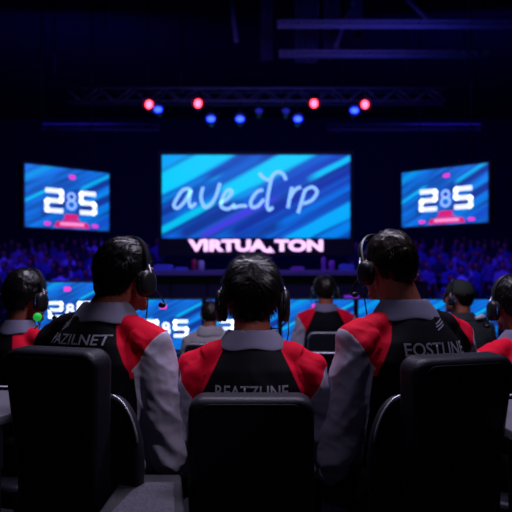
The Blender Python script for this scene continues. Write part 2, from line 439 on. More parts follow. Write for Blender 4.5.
for ss in letters:
    b = bmesh.new()
    for k, s in enumerate(ss): stroke(b, s, z=.004 + .001 * k)
    obj('script_letter', onto(b, inv @ m0), M['script'], ms, smooth=False)
def wm(s, x0, x1, y0, y1, off=.052):
    b = text_mesh(s, 1, off, .0); fit(b, (x0 - 162) * pxm, (x1 - 162) * pxm, (238 - y1) * pxm, (238 - y0) * pxm)
    for v in b.verts: v.co.z = .002
    return obj('wordmark', onto(b, inv @ m0), M['textp'], ms, smooth=False)
wm('VIRTUA', 188, 267.5, 239.5, 251.5); wm('TON', 274.5, 323, 239.5, 251.5)
b = bmesh.new(); vs = [b.verts.new(((x - 162) * pxm, (238 - y) * pxm, .002)) for x, y in ((265, 252.5), (274.5, 252.5), (270, 246.5))]; b.faces.new(vs)
obj('wordmark_triangle', onto(b, inv @ m0), M['textp'], ms, smooth=False)
for fx in (.1, .9):
    a = inv @ m0 @ Vector((W0 * fx, H0 + .05, -.1)); b = bmesh.new(); tube(b, [a, Vector((a.x, a.y, 7.6 - ST))], .015, 8); obj('hanger', b, M['frame'], ms)

# desk monitors in the row before the stage
MON = []
def monitor(loc, rz, w=.61, h=.40, zc=.9, deskz=.64, label=''):
    root = empty('gaming_monitor', (loc[0], loc[1], deskz), rz, label, 'monitor', 'gaming monitors on the long desk')
    z0 = zc - h / 2 - deskz
    m = Matrix.Translation((-w / 2, 0, z0)) @ Matrix.Rotation(PI / 2, 4, 'X')
    obj('housing', onto(flatbox(-.015, w + .015, -.015, h + .015, -.04, -.004), m), M['bezel'], root, bevel=.006)
    obj('display', onto(face(bmesh.new(), w, h, 0), m), small_art, root, smooth=False)
    def add(name, bm, mt): obj(name, onto(bm, m), mt, root, smooth=False)
    t = .05 * w
    for nm, pts, a, b in (('digit', TWO, .18, .40), ('letter', ESS, .60, .82)):
        add(nm, blocky(pts, w, h, a * w + t / 2, b * w - t / 2, .24 * h + t / 2, .60 * h - t / 2, .004, t), M['textw'])
    e = bmesh.new()
    for cy, r in ((.475, .04), (.36, .05)):
        tube(e, [(.5 * w + r * w * math.cos(a), cy * h + r * w * .9 * math.sin(a), .004) for a in np.linspace(0, 2 * PI, 17)[:-1]], .018 * w, 6, True)
    add('slim_digit', e, M['textw'])
    add('badge', rounded(bmesh.new(), .10 * w, .10 * h, .02 * w, .46 * w, .86 * h, .002, .004), M['magenta'])
    b = bmesh.new(); cone(b, (0, .06, .01), (0, .05, z0 + h * .5), .018, .016); obj('stand', b, M['frame'], root)
    b = bmesh.new(); rounded(b, .24, .18, .03, 0, 0, 0, .015); obj('foot', b, M['frame'], root, sharp=40)
    return root
DM = 5.4; mw = .60
names = ['gaming monitor showing the 28S logo beside the player in the left chair',
         'gaming monitor on the long desk in front of the person in pale grey',
         'gaming monitor on the long desk in front of the distant player in the red jersey',
         'gaming monitor on the long desk, behind the head of the right-hand headset player',
         'gaming monitor on the long desk straight ahead of the person in the dark cap']
for cx, lb in zip((166, 242, 318, 394, 462), names):
    monitor(((cx - 256) / F * DM, DM), 0, mw, .42, CH - (324.5 - HZ) / F * DM, .64, lb)
monitor(((70 - 256) / F * 4.9, 4.9), math.radians(24), .50, .36, 1.07, .82, 'gaming monitor tilted towards us beside the head of the player at the left edge')
dk = empty('desk', (0, DM, 0), label='long black desk carrying the row of gaming monitors', cat='desk')
obj('desk_top', box(bmesh.new(), (.33, .1, .625), (3.5, .62, .03)), M['frame'], dk, bevel=.006)
for x in (-1.35, -.2, .9, 2.0): obj('leg', box(bmesh.new(), (x, .1, .305), (.05, .5, .61)), M['frame'], dk, bevel=.005)
obj('modesty_panel', box(bmesh.new(), (.33, .33, .40), (3.3, .02, .35)), M['frame'], dk, bevel=.005)
dk = empty('desk', (-1.5, 4.95, 0), math.radians(24), label='small black desk under the tilted monitor at the left', cat='desk')
obj('desk_top', box(bmesh.new(), (0, .0, .805), (.8, .42, .03)), M['frame'], dk, bevel=.006)
for sx in (-.37, .37): obj('leg', box(bmesh.new(), (sx, 0, .395), (.04, .38, .79)), M['frame'], dk, bevel=.005)

# small things along the stage edge
def can(px, py, h, mt, label, grp, r=.035):
    p = P(px, 268, SY + .12); b = bmesh.new()
    loft(b, [(0, r * .85, r * .85, 0, 0), (.012, r, r, 0, 0), (h * .88, r, r, 0, 0), (h * .97, r * .75, r * .75, 0, 0), (h, r * .72, r * .72, 0, 0)], 16, 2)
    o = obj('drink_can', b, mt, sharp=50); o.location = (p.x, SY + .15, ST + .0125); return tag(o, label, 'can', grp)
can(194, 0, .17, M['can_red'], 'red can on the stage edge below the first letters of the wordmark', 'cans on the stage')
can(201, 0, .15, M['can_grey'], 'silver can right beside the red one on the stage edge', 'cans on the stage', .045)
can(324, 0, .2, M['can_purple'], 'taller purple can on the stage edge, over the distant red-jersey player', 'cans on the stage')
can(332, 0, .15, M['can_purple'], 'shorter purple can on the stage edge near the right-hand player\'s headset', 'cans on the stage', .045)
def pod(px0, px1, h, mt, label, nm, cat):
    a, b_ = P(px0, 268, SY + .2), P(px1, 268, SY + .2)
    b = bmesh.new(); w_ = b_.x - a.x
    prism(b, [(-w_ / 2, 0), (w_ / 2, 0), (w_ / 2, h * .8), (w_ / 2 - .03, h), (-w_ / 2 + .03, h), (-w_ / 2, h * .8)], -.09, .09)
    o = obj(nm, b, mt, bevel=.006); o.location = ((a.x + b_.x) / 2, SY + .25, ST + .0125); return tag(o, label, cat)
pod(154, 172, .09, M['box_blue'], 'small blue lit box on the stage edge, farther from the wordmark', 'equipment_box', 'box')
pod(175, 187, .05, M['box_blue'], 'flat blue box on the stage edge next to the red can', 'equipment_box', 'box')
pod(291, 304, .06, M['can_purple'], 'low violet box on the stage edge behind the centre player\'s head', 'equipment_box', 'box')
pod(340, 354, .10, M['box_blue'], 'violet blue box on the stage edge by the right-hand player\'s headset', 'equipment_box', 'box')
b = box(bmesh.new(), (0, 0, 0), (.22, .03, .05)); o = obj('light_strip', b, M['strip'], bevel=.01); o.location = P(352, 297, SY - .03) + Vector((0, .045, 0))
tag(o, 'short magenta light strip on the stage front', 'light strip')

# ------------------------------------------------------------------ trusses, drapes and lamps
def truss(x0, x1, y, z, label, s=.22, r=.02, grp='roof trusses'):
    root = empty('lighting_truss', ((x0 + x1) / 2, y, z), 0, label, 'truss', grp)
    hw = (x1 - x0) / 2
    b = bmesh.new()
    for sy in (-1, 1):
        for sz in (-1, 1): tube(b, [(-hw, sy * s / 2, sz * s / 2), (hw, sy * s / 2, sz * s / 2)], r, 8)
    obj('chord_tubes', b, M['truss'], root)
    b = bmesh.new(); n = int(hw * 2 / (s * 1.3)); st = hw * 2 / n
    for k in range(n):
        a = -hw + k * st
        for sy in (-1, 1):
            q = 1 if k % 2 else -1
            tube(b, [(a, sy * s / 2, -q * s / 2), (a + st, sy * s / 2, q * s / 2)], r * .5, 6)
        tube(b, [(a, -s / 2, s / 2), (a, s / 2, s / 2)], r * .5, 6)
    obj('lattice', b, M['truss'], root)
    for fx in (-.8, .8):
        b = bmesh.new(); tube(b, [(hw * fx, 0, s / 2 - .01), (hw * fx, 0, 7.6 - z)], .01, 6); obj('hanger', b, M['frame'], root)
    return root
def zz(py, d): return CH + (HZ - py) / F * d
TD = 11.0
truss(-3.3, 3.3, TD + .2, zz(93, TD), 'horizontal roof truss that carries the red and blue lamps')
truss(.3, 6, 9.0, zz(24, 9.0), 'highest roof truss, running off the top right of the picture', s=.07, r=.018)
truss(.35, 3.6, 9.8, zz(54, 9.8), 'roof truss just above the top corner of the big screen, second from the top', s=.07, r=.018)
truss(-4.2, -1.9, 12.6, zz(128, 12.6), 'short dim roof truss over the left 28S screen', s=.1)
truss(1.4, 4.4, 12.6, zz(128, 12.6), 'short dim roof truss over the right 28S screen', s=.1)
for px0, px1, py0, py1, d, dx in ((262, 272, -8, 60, 10.6, 0), (296, 318, -10, 62, 10.9, .0), (325, 340, -10, 50, 10.8, .0), (352, 362, -10, 40, 10.6, .0)):
    a = P(px0, py1, d); c = P(px1, py0, d); b = bmesh.new(); n = 24; top = 7.6
    rows = []
    for z in (a.z, (a.z + top) / 2, top):
        rows.append([b.verts.new((a.x + (c.x - a.x) * k / n + (top - z) * dx, d + .05 * math.sin(k * 1.3), z)) for k in range(n + 1)])
    for p_, q_ in zip(rows, rows[1:]):
        for k in range(n): b.faces.new((p_[k], p_[k + 1], q_[k + 1], q_[k]))
    for v in b.verts: v.co -= Vector((a.x, d, a.z))
    o = obj('hanging_drape', b, M['drape']); o.location = (a.x, d, a.z)
    sm = o.modifiers.new('t', 'SOLIDIFY'); sm.thickness = .02
    tag(o, '%s narrow dark blue drape hanging from the roof above the big screen' % {262: 'leftmost', 296: 'widest', 325: 'third', 352: 'rightmost'}[px0], 'drape', 'roof drapes')
for (x0, y0, x1, y1) in ((336, 46, 352, 4), (402, -6, 432, 24), (230, -6, 236, 40)):
    b = bmesh.new(); A = P(x0, y0, 10.2); B = P(x1, y1, 10.2); tube(b, [Vector((0, 0, 0)), B - A], .035, 8); ball(b, (0, 0, 0), .045); ball(b, B - A, .045)
    o = obj('roof_brace', b, M['truss']); o.location = A; tag(o, 'slanted metal brace among the roof trusses, %s' % {336: 'between the drapes and the lamps', 402: 'at the top edge right of the drapes', 230: 'above the big screen left of the drapes'}[x0], 'brace', 'roof braces')

TZ = zz(93, TD) - .124
def lamp(px, py, kind, label):
    p = P(px, py, TD - .1); big = kind == 'red'
    r = .058 if big else .056
    root = empty('stage_lamp', p + Vector((0, .19, .24)), 0, label, 'stage lamp', '%s stage lamps' % kind)
    R = Matrix.Translation((0, -.19, -.24)) @ Matrix.Rotation(math.radians(78), 4, 'X')     # local +z looks at the seats
    b = bmesh.new()
    loft(b, [(-.24, r * .5, r * .5, 0, 0), (-.2, r * .9, r * .9, 0, 0), (-.05, r * 1.1, r * 1.1, 0, 0), (-.004, r * 1.25, r * 1.25, 0, 0)], 20, 2)
    obj('lamp_body', onto(b, R), M['plastic'], root, sharp=50)
    b = bmesh.new(); ball(b, (0, 0, 0), (r * (1. if big else 1.15), r * (1.25 if big else .85), .03)); 
    obj('lens', onto(b, R), M['lamp_red' if big else 'lamp_blue' if kind == 'blue' else 'lamp_dim'], root)
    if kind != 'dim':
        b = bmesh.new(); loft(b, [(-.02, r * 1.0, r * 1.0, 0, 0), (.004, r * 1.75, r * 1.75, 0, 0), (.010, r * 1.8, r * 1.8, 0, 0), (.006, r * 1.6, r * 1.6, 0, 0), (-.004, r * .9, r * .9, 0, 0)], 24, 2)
        obj('reflector', onto(b, R), M['reflector_red' if big else 'reflector_blue'], root)  # emissive rim, stands in for the soft glow round the lens
    b = bmesh.new(); hh = r * 1.4
    tube(b, [(-hh, -.08, -.22), (-hh, -.03, -.08), (hh, -.03, -.08), (hh, -.08, -.22)], .008, 6); tube(b, [(0, -.03, -.08), (0, .0, max(.04, TZ - p.z - .24))], .012, 8)
    obj('yoke', b, M['frame'], root); return root
for px, d in ((149, 'leftmost red stage lamp, outside the big screen'), (198, 'red stage lamp hanging over the left half of the big screen'),
              (314, 'red stage lamp hanging over the right half of the big screen'), (365, 'rightmost red stage lamp, outside the big screen')):
    lamp(px, 104.5 if px not in (198, 314) else 103.5, 'red', d)
for px, py, d in ((158, 109.5, 'small blue stage lamp next to the leftmost red lamp'), (211, 119, 'blue stage lamp just right of the red lamp over the left half of the screen'),
                  (240, 119, 'bright blue stage lamp over the middle of the big screen'), (298, 119, 'blue stage lamp just left of the red lamp over the right half of the screen'),
                  (354.5, 110.5, 'small blue stage lamp next to the rightmost red lamp')):
    lamp(px, py, 'blue', d)
for px, d in ((259, 'dim blue stage lamp just right of the blue lamp over the screen middle'), (286, 'dim blue stage lamp just left of the blue lamp under the third red lamp')): lamp(px, 111, 'dim', d)

# ------------------------------------------------------------------ people
def head_matrix(hy, hp=0., hr=0., off=(0, 0, 0), hs=.9):
    piv = Matrix.Translation((0 + off[0], .015 + off[1], 1.09 + off[2]))
    return piv @ Matrix.Rotation(hy, 4, 'Z') @ Matrix.Rotation(-hp, 4, 'X') @ Matrix.Rotation(hr, 4, 'Y') @ Matrix.Translation((0, .015, .09)) @ Matrix.Scale(hs, 4)

def hand(bm, wr, dirv, side, r=1.):
    """palm and five bent fingers, lying forward along dirv from the wrist"""
    d = Vector(dirv).normalized(); up = Vector((0, 0, 1)); s = d.cross(up).normalized()     # s: to the right of the hand
    up = s.cross(d).normalized(); wr = Vector(wr)
    inn = -side                                                          # thumb points to the body's middle
    palm = wr + d * .05
    R = Matrix.Identity(4); R.col[0][:3] = s; R.col[1][:3] = d; R.col[2][:3] = up
    ball(bm, palm, (.042, .052, .017), R); 
    for k, ln in enumerate((.066, .078, .074, .058)):
        o = (k - 1.5) * .0215 * -inn
        b0 = palm + d * .035 + s * o; fan = s * o * .35
        p1 = b0 + d * ln * .45 + fan * .3 + up * .006; p2 = b0 + d * ln * .8 + fan * .6 - up * .006; p3 = b0 + d * ln + fan * .8 - up * .02
        chain(bm, [b0 - d * .01, p1, p2, p3], [.0105, .0095, .0088, .0075], 10, 2)
    t0 = palm - d * .02 + s * inn * .03
    chain(bm, [t0, t0 + d * .03 + s * inn * .022 - up * .006, t0 + d * .058 + s * inn * .03 - up * .012], [.013, .0115, .009], 10, 2)

def make_person(label, loc, yaw, sc, hy=0., hp=0., hr=0., arms=None, top='jersey', hair='hair', voxel=.006, hairlen=.012, strands=2200,
                red_off=.0, seed=1, text=None, text_z=.95, text_x=0., text_h=.036, emblem=None, cap=False, lean=0., cat='person', group=None, wid=1., hoff=(0, 0, 0), hs=.92, red_in=(0, 0)):
    rnd = random.Random(seed)
    S = Matrix.Scale(sc, 4)
    HM = head_matrix(hy, hp, hr, hoff, hs)
    arms = arms or {-1: ((-.225, .02, .70), (-.13, .27, .66)), 1: ((.225, .02, .70), (.13, .27, .66))}
    SH = {s: (s * .172 * wid, -.005, .965) for s in (-1, 1)}
    # --- body: one continuous figure
    b = bmesh.new()
    hb = bmesh.new()
    ball(hb, (0, -.008, .022), (.076, .096, .100)); ball(hb, (0, .030, -.045), (.056, .066, .066)); ball(hb, (0, .045, -.005), (.062, .052, .085))
    ball(hb, (0, .088, -.088), (.024, .018, .018))                                   # chin
    chain(hb, [(0, .098, .022), (0, .116, -.02)], [.009, .014], 10, 2); ball(hb, (0, .106, -.024), (.019, .012, .010), sub=2)
    for s in (-1, 1):
        chain(hb, [(s * .012, .094, .038), (s * .045, .082, .034)], [.010, .009], 10, 2)  # brow
        ball(hb, (s * .04, .078, -.02), (.018, .014, .014), sub=2)                 # cheek
        # ear: shell with rim and lobe
        E = Matrix.Translation((s * .095, -.008, -.006)) @ Matrix.Rotation(s * math.radians(38), 4, 'Z') @ Matrix.Rotation(math.radians(-10), 4, 'X')
        ring = [E @ Vector((s * .006, .017 * math.cos(a), .031 * math.sin(a) - (.004 if math.sin(a) < 0 else 0))) for a in np.linspace(0, 2 * PI, 15)[:-1]]
        tube(hb, ring, .0052, 8, True); ball(hb, (s * .083, 0, -.004), (.012, .012, .025), sub=2)
    chain(hb, [(-.02, .097, -.056), (0, .103, -.053), (.02, .097, -.056)], [.005, .0065, .005], 8, 2)   # lips
    chain(hb, [(-.016, .096, -.064), (0, .101, -.066), (.016, .096, -.064)], [.005, .0065, .005], 8, 2)
    bmesh.ops.transform(hb, matrix=HM, verts=hb.verts)
    t = bpy.data.meshes.new('t'); hb.to_mesh(t); hb.free(); b.from_mesh(t); bpy.data.meshes.remove(t)
    hc = HM @ Vector((0, -.02, -.05))
    chain(b, [(0, -.01, 1.0), (hoff[0] * .4, .0, 1.06), hc], [.064, .057, .056])
    loft(b, [(.48, .15, .105, 0, 0), (.56, .155, .108, 0, 0), (.70, .135, .095, 0, 0), (.86, .155, .10, 0, 0), (.95, .15, .095, 0, -.005), (1.0, .10, .07, 0, -.005)])
    for s in (-1, 1):
        el, wr = arms[s]
        chain(b, [(s * .06, 0, 1.0), SH[s], el, wr], [.035, .045, .034, .024])
        d = Vector(wr) - Vector(el); hand(b, Vector(wr), (d.x, d.y, d.z * .4 - .02), s)
        chain(b, [(s * .085, .02, .555), (s * .11, .42, .53), (s * .11, .45, .12), (s * .11, .44, .06)], [.075, .055, .036, .035])
        chain(b, [(s * .11, .43, .045), (s * .12, .57, .03)], [.032, .024])
    bmesh.ops.transform(b, matrix=S, verts=b.verts)
    me = remesh(b, 'person', voxel * .85, 3)
    root = link('person', me, M['skin']); root.location = loc; root.rotation_euler = (0, 0, yaw); tag(root, label, cat, group)
    # --- eyes
    for s in (-1, 1):
        e = bmesh.new(); ball(e, (s * .031, .086, .014), (.013, .011, .009)); bmesh.ops.transform(e, matrix=S @ HM, verts=e.verts)
        obj('eye', e, M['eye'], root)
    # --- top garment
    b = bmesh.new()
    rings = [(.47, .165, .125, 0, .0), (.52, .178, .130, 0, .0), (.62, .165, .120, 0, -.002), (.72, .160, .115, 0, -.005), (.84, .176, .120, 0, -.008),
             (.92, .176, .118, 0, -.010), (.975, .150, .105, 0, -.010), (1.02, .105, .085, 0, -.008), (1.055, .076, .072, 0, -.002)]
    loft(b, [(z, rx * wid, ry, cx, cy) for z, rx, ry, cx, cy in rings])
    for s in (-1, 1):
        el, wr = arms[s]; E = Vector(el); Wv = Vector(wr); We = E.lerp(Wv, .92)
        chain(b, [(s * .055, -.012, 1.038), (s * .115 * wid, -.012, 1.008), SH[s]], [.032, .047, .060])
        mid = Vector(SH[s]).lerp(E, .5) + Vector((s * .004, -.004, 0))
        chain(b, [SH[s], mid, E, E.lerp(Wv, .5), We], [.060, .056, .052, .046, .038])
    bmesh.ops.transform(b, matrix=S, verts=b.verts)
    me = remesh(b, 'shirt', voxel, 8)
    co = coords(me); no = normals(me); q = co / sc
    # folds: stretched noise pushed along the normal
    dsp = np.zeros(len(co)); AD = np.full(len(co), 9.)
    for s in (-1, 1):
        el, wr = arms[s]
        for a_, b_ in ((SH[s], el), (el, wr)):
            dd, t_ = seg_dist(q, a_, b_); AD = np.minimum(AD, dd)
    for i in range(len(co)):
        x, y, z = q[i]; arm = AD[i] < .075
        if arm: 
            sx = x if x > 0 else -x; v = .45 - 1.5 * abs(noise.noise(Vector((sx * 5 + seed, y * 5, z * 11 + sx * 9 + y * 4)))) + .55 * noise.noise(Vector((x * 13, y * 13 + seed, z * 13))) - .45 * abs(noise.noise(Vector((x * 24 + z * 9, y * 20 + seed, z * 27))))
            dsp[i] = .011 * v * sc
        else:
            v = noise.noise(Vector((x * 8 + seed, y * 8, z * 12 + abs(x) * 12))); dsp[i] = .006 * v * sc
    setco(me, co + no * dsp[:, None])
    ax = np.abs(q[:, 0]); z = q[:, 2]
    ins = np.interp(z, [.80, .90, 1.06], [.160, .150, .072]) * wid + np.where(q[:, 0] < 0, red_in[0], red_in[1])
    armm = .078 - AD
    plane = (ax - .215 * wid) * .86 - (z - 1.005 + red_off) * .51
    sleeve = np.minimum(np.maximum(plane, .885 - z), armm - .004)
    red = np.minimum(ax - ins, z - .885)
    fattr(me, 'red', red * sc); fattr(me, 'sleeve', sleeve * sc)
    fattr(me, 'piping', np.minimum(.0022 - np.abs(plane), np.minimum(armm, red)) if top == 'jersey' else np.full(len(z), -1.))
    if top != 'jersey':
        me.materials.append(M['grey' if top == 'hoodie' else 'navy'])
    tp = link({'jersey': 'jersey', 'hoodie': 'hoodie', 'jacket': 'jacket'}[top], me, M['jersey'], root)
    bvh = BVHTree.FromPolygons([tuple(v) for v in coords(me)], [tuple(p.vertices) for p in me.polygons])
    def project(bm, name, mt, lift=.0022):
        while True:
            lg = [e for e in bm.edges if e.calc_length() > .012]
            if not lg: break
            bmesh.ops.subdivide_edges(bm, edges=lg, cuts=1)
        bmesh.ops.triangulate(bm, faces=bm.faces)
        for v in bm.verts:
            h = bvh.ray_cast(Vector((v.co.x, -1, v.co.y)), Vector((0, 1, 0)))
            v.co = (h[0] + Vector((0, -lift, 0))) if h[0] is not None else Vector((v.co.x, -.1, v.co.y))
        return obj(name, bm, mt, root, smooth=False)
    if text:
        tb = text_mesh(text, 1, .012); fit(tb, (text_x - .105) * sc, (text_x + .105) * sc, (text_z - text_h / 2) * sc, (text_z + text_h / 2) * sc)
        project(tb, 'printed_name', M['textc'])
    if emblem:
        ex, ez = emblem
        eb = bmesh.new()
        for k, (o, ln) in enumerate(((0, .036), (.008, .04), (.016, .034))):
            A = Vector((ex - ln / 2, ez - o + .002, 0)); B_ = Vector((ex + ln / 2, ez - o + .016, 0))
            dv = B_ - A; box(eb, (A + B_) / 2, (dv.length, .0035, .0001), Matrix.Rotation(math.atan2(dv.y, dv.x), 4, 'Z'))
        fs = [f for f in eb.faces if abs(f.normal.z) < .5]; bmesh.ops.delete(eb, geom=fs, context='FACES_ONLY')
        fs = [f for f in eb.faces if f.normal.z < 0]; bmesh.ops.delete(eb, geom=fs, context='FACES')
        for v in eb.verts: v.co *= sc
        project(eb, 'printed_stripes', M['textc'])
    # --- collar
    b = bmesh.new(); n = 48; rows = []
    prof = [(.062, 1.050), (.0625, 1.086), (.067, 1.092), (.075, 1.084), (.088, 1.062), (.103, 1.036), (.101, 1.030), (.080, 1.045)]
    if top == 'hoodie': prof = [(.064, 1.04), (.072, 1.09), (.085, 1.10), (.105, 1.07), (.125, 1.02), (.115, 1.0), (.085, 1.03)]
    for r, z_ in prof:
        row = []
        for k in range(n):
            a = 2 * PI * k / n; f = max(0, math.sin(a))
            wv = 1 + .03 * math.sin(3 * a + seed) * (r > .08)
            row.append(b.verts.new((hoff[0] * .35 + r * 1.05 * math.cos(a) * wv, .004 + hoff[1] * .3 + r * .92 * math.sin(a) * wv, z_ - f * .05 + (.004 * math.sin(5 * a + seed) if r > .08 else 0))))
        rows.append(row)
    for p_, q_ in zip(rows, rows[1:] + rows[:1]):
        for k in range(n): b.faces.new((p_[k], p_[(k + 1) % n], q_[(k + 1) % n], q_[k]))
    bmesh.ops.recalc_face_normals(b, faces=b.faces)
    bmesh.ops.transform(b, matrix=S, verts=b.verts)
    o = obj('hood' if top == 'hoodie' else 'collar', b, M['grey'] if top == 'hoodie' else M['navy'] if top == 'jacket' else M['collar'], root)
    sb = o.modifiers.new('s', 'SUBSURF'); sb.levels = 1; sb.render_levels = 2
    if top == 'jacket':
        b = bmesh.new()
        for s in (1,):
            tube(b, [(s * .06, -.07, 1.052), (s * .12, -.045, 1.062), (s * .175, -.02, 1.03)], [.010, .019, .012], 10)
        bmesh.ops.transform(b, matrix=S, verts=b.verts); tag(obj('shoulder_stripe', b, M['white'], root), 'white stripe over the shoulder')
    # --- trousers and shoes
    b = bmesh.new()
    loft(b, [(.45, .16, .12, 0, .01), (.50, .175, .13, 0, .01), (.60, .172, .127, 0, 0), (.63, .165, .12, 0, 0)])
    for s in (-1, 1):
        chain(b, [(s * .09, .0, .545), (s * .115, .42, .525), (s * .112, .45, .14)], [.088, .070, .052])
    bmesh.ops.transform(b, matrix=S, verts=b.verts)
    link('trousers', remesh(b, 'trousers', .010, 6), M['trousers'], root)
    for s in (-1, 1):
        b = bmesh.new(); chain(b, [(s * .112, .42, .055), (s * .116, .50, .045), (s * .122, .58, .038)], [.045, .042, .036]); ball(b, (s * .112, .43, .09), (.045, .05, .04))
        box(b, (s * .117, .50, .014), (.085, .24, .026)); bmesh.ops.transform(b, matrix=S, verts=b.verts)
        link('shoe', remesh(b, 'shoe', .008, 4), M['shoe'], root)
    # --- hair
    b = bmesh.new(); ball(b, (0, 0, 0), 1., sub=5)
    C0 = Vector((0, -.008, .022)); R0 = Vector((.077, .097, .101))
    roots = []
    for v in b.verts:
        d = v.co.normalized(); p = Vector((d.x * R0.x, d.y * R0.y, d.z * R0.z)); pz = p.z + C0.z; py = p.y + C0.y
        line = np.interp(py, [-.11, -.055, -.025, .0, .04, .075, .1], [-.080, -.068, .0, .022, .022, .055, .065])
        f = min(1, max(0, (pz - line) / .018 + .3))
        th = hairlen * (.75 + .5 * max(0, d.z)) + .004 * noise.noise(d * 5 + Vector((seed, 0, 0))) + .0022 * noise.noise(d * 22)
        if cap and pz > .035: th = .004
        nrm = Vector((d.x / R0.x, d.y / R0.y, d.z / R0.z)).normalized()
        if pz < 0 and py < 0: p.z *= 1; p.x *= 1 - .12 * min(1, -pz / .08)
        v.co = C0 + p + nrm * (-.012 + (th + .012) * f)
        if f >= 1 and not (cap and pz > .03): roots.append((v.co.copy(), nrm, d))
    for k in range(strands if not cap else strands // 3):
        p, nrm, d = rnd.choice(roots)
        whirl = Vector((.35, 1.0, .15)) if d.z > .35 else Vector((d.x * .2, -.05, -1))
        if seed == 3: whirl = Vector((.9 if d.x > -.02 else -.9, .35, -.25 - .5 * (1 - d.z)))
        dr = (whirl + Vector((rnd.gauss(0, .35), rnd.gauss(0, .35), rnd.gauss(0, .25)))); dr -= nrm * dr.dot(nrm); dr = dr.normalized()
        sd = nrm.cross(dr) * .0011; ln = rnd.uniform(.6, 1.5) * (hairlen * 1.6)
        lift = rnd.uniform(.001, .004) * (hairlen / .012)
        j = Vector((rnd.gauss(0, .002), rnd.gauss(0, .002), rnd.gauss(0, .002))); p = p + j - nrm * .001
        a = [p - sd, p + sd, p + dr * ln * .5 + nrm * lift + sd * .8, p + dr * ln * .5 + nrm * lift - sd * .8, p + dr * ln + nrm * lift * (.6 + rnd.random())]
        vv = [b.verts.new(x) for x in a]; b.faces.new((vv[0], vv[1], vv[2], vv[3])); b.faces.new((vv[3], vv[2], vv[4]))
    bmesh.ops.transform(b, matrix=S @ HM, verts=b.verts)
    obj('hair', b, M[hair], root)
    if cap:
        b = bmesh.new(); ball(b, (0, 0, 0), 1., sub=4)
        for v in b.verts:
            d = v.co; p = Vector((d.x * .089, d.y * .108, max(d.z, -.02) * .108)); v.co = C0 + Vector((0, 0, .012)) + p
        prism_pts = []
        brim = bmesh.new(); rr = []
        for zt in (0, .006):
            row = []
            for a in np.linspace(0, PI, 17):
                row.append(brim.verts.new((.075 * math.cos(a), .07 + .085 * math.sin(a), .03 + zt - .012 * math.sin(a))))
            rr.append(row)
        brim.faces.new(rr[0]); brim.faces.new(list(reversed(rr[1])))
        for k in range(17): brim.faces.new((rr[0][k], rr[0][(k + 1) % 17], rr[1][(k + 1) % 17], rr[1][k]))
        bmesh.ops.transform(b, matrix=S @ HM, verts=b.verts); bmesh.ops.transform(brim, matrix=S @ HM, verts=brim.verts)
        cp = obj('cap', b, M['cap'], root); obj('cap_brim', brim, M['cap'], cp, smooth=False)
    root['_hm'] = 0; del root['_hm']
    return root, S @ HM

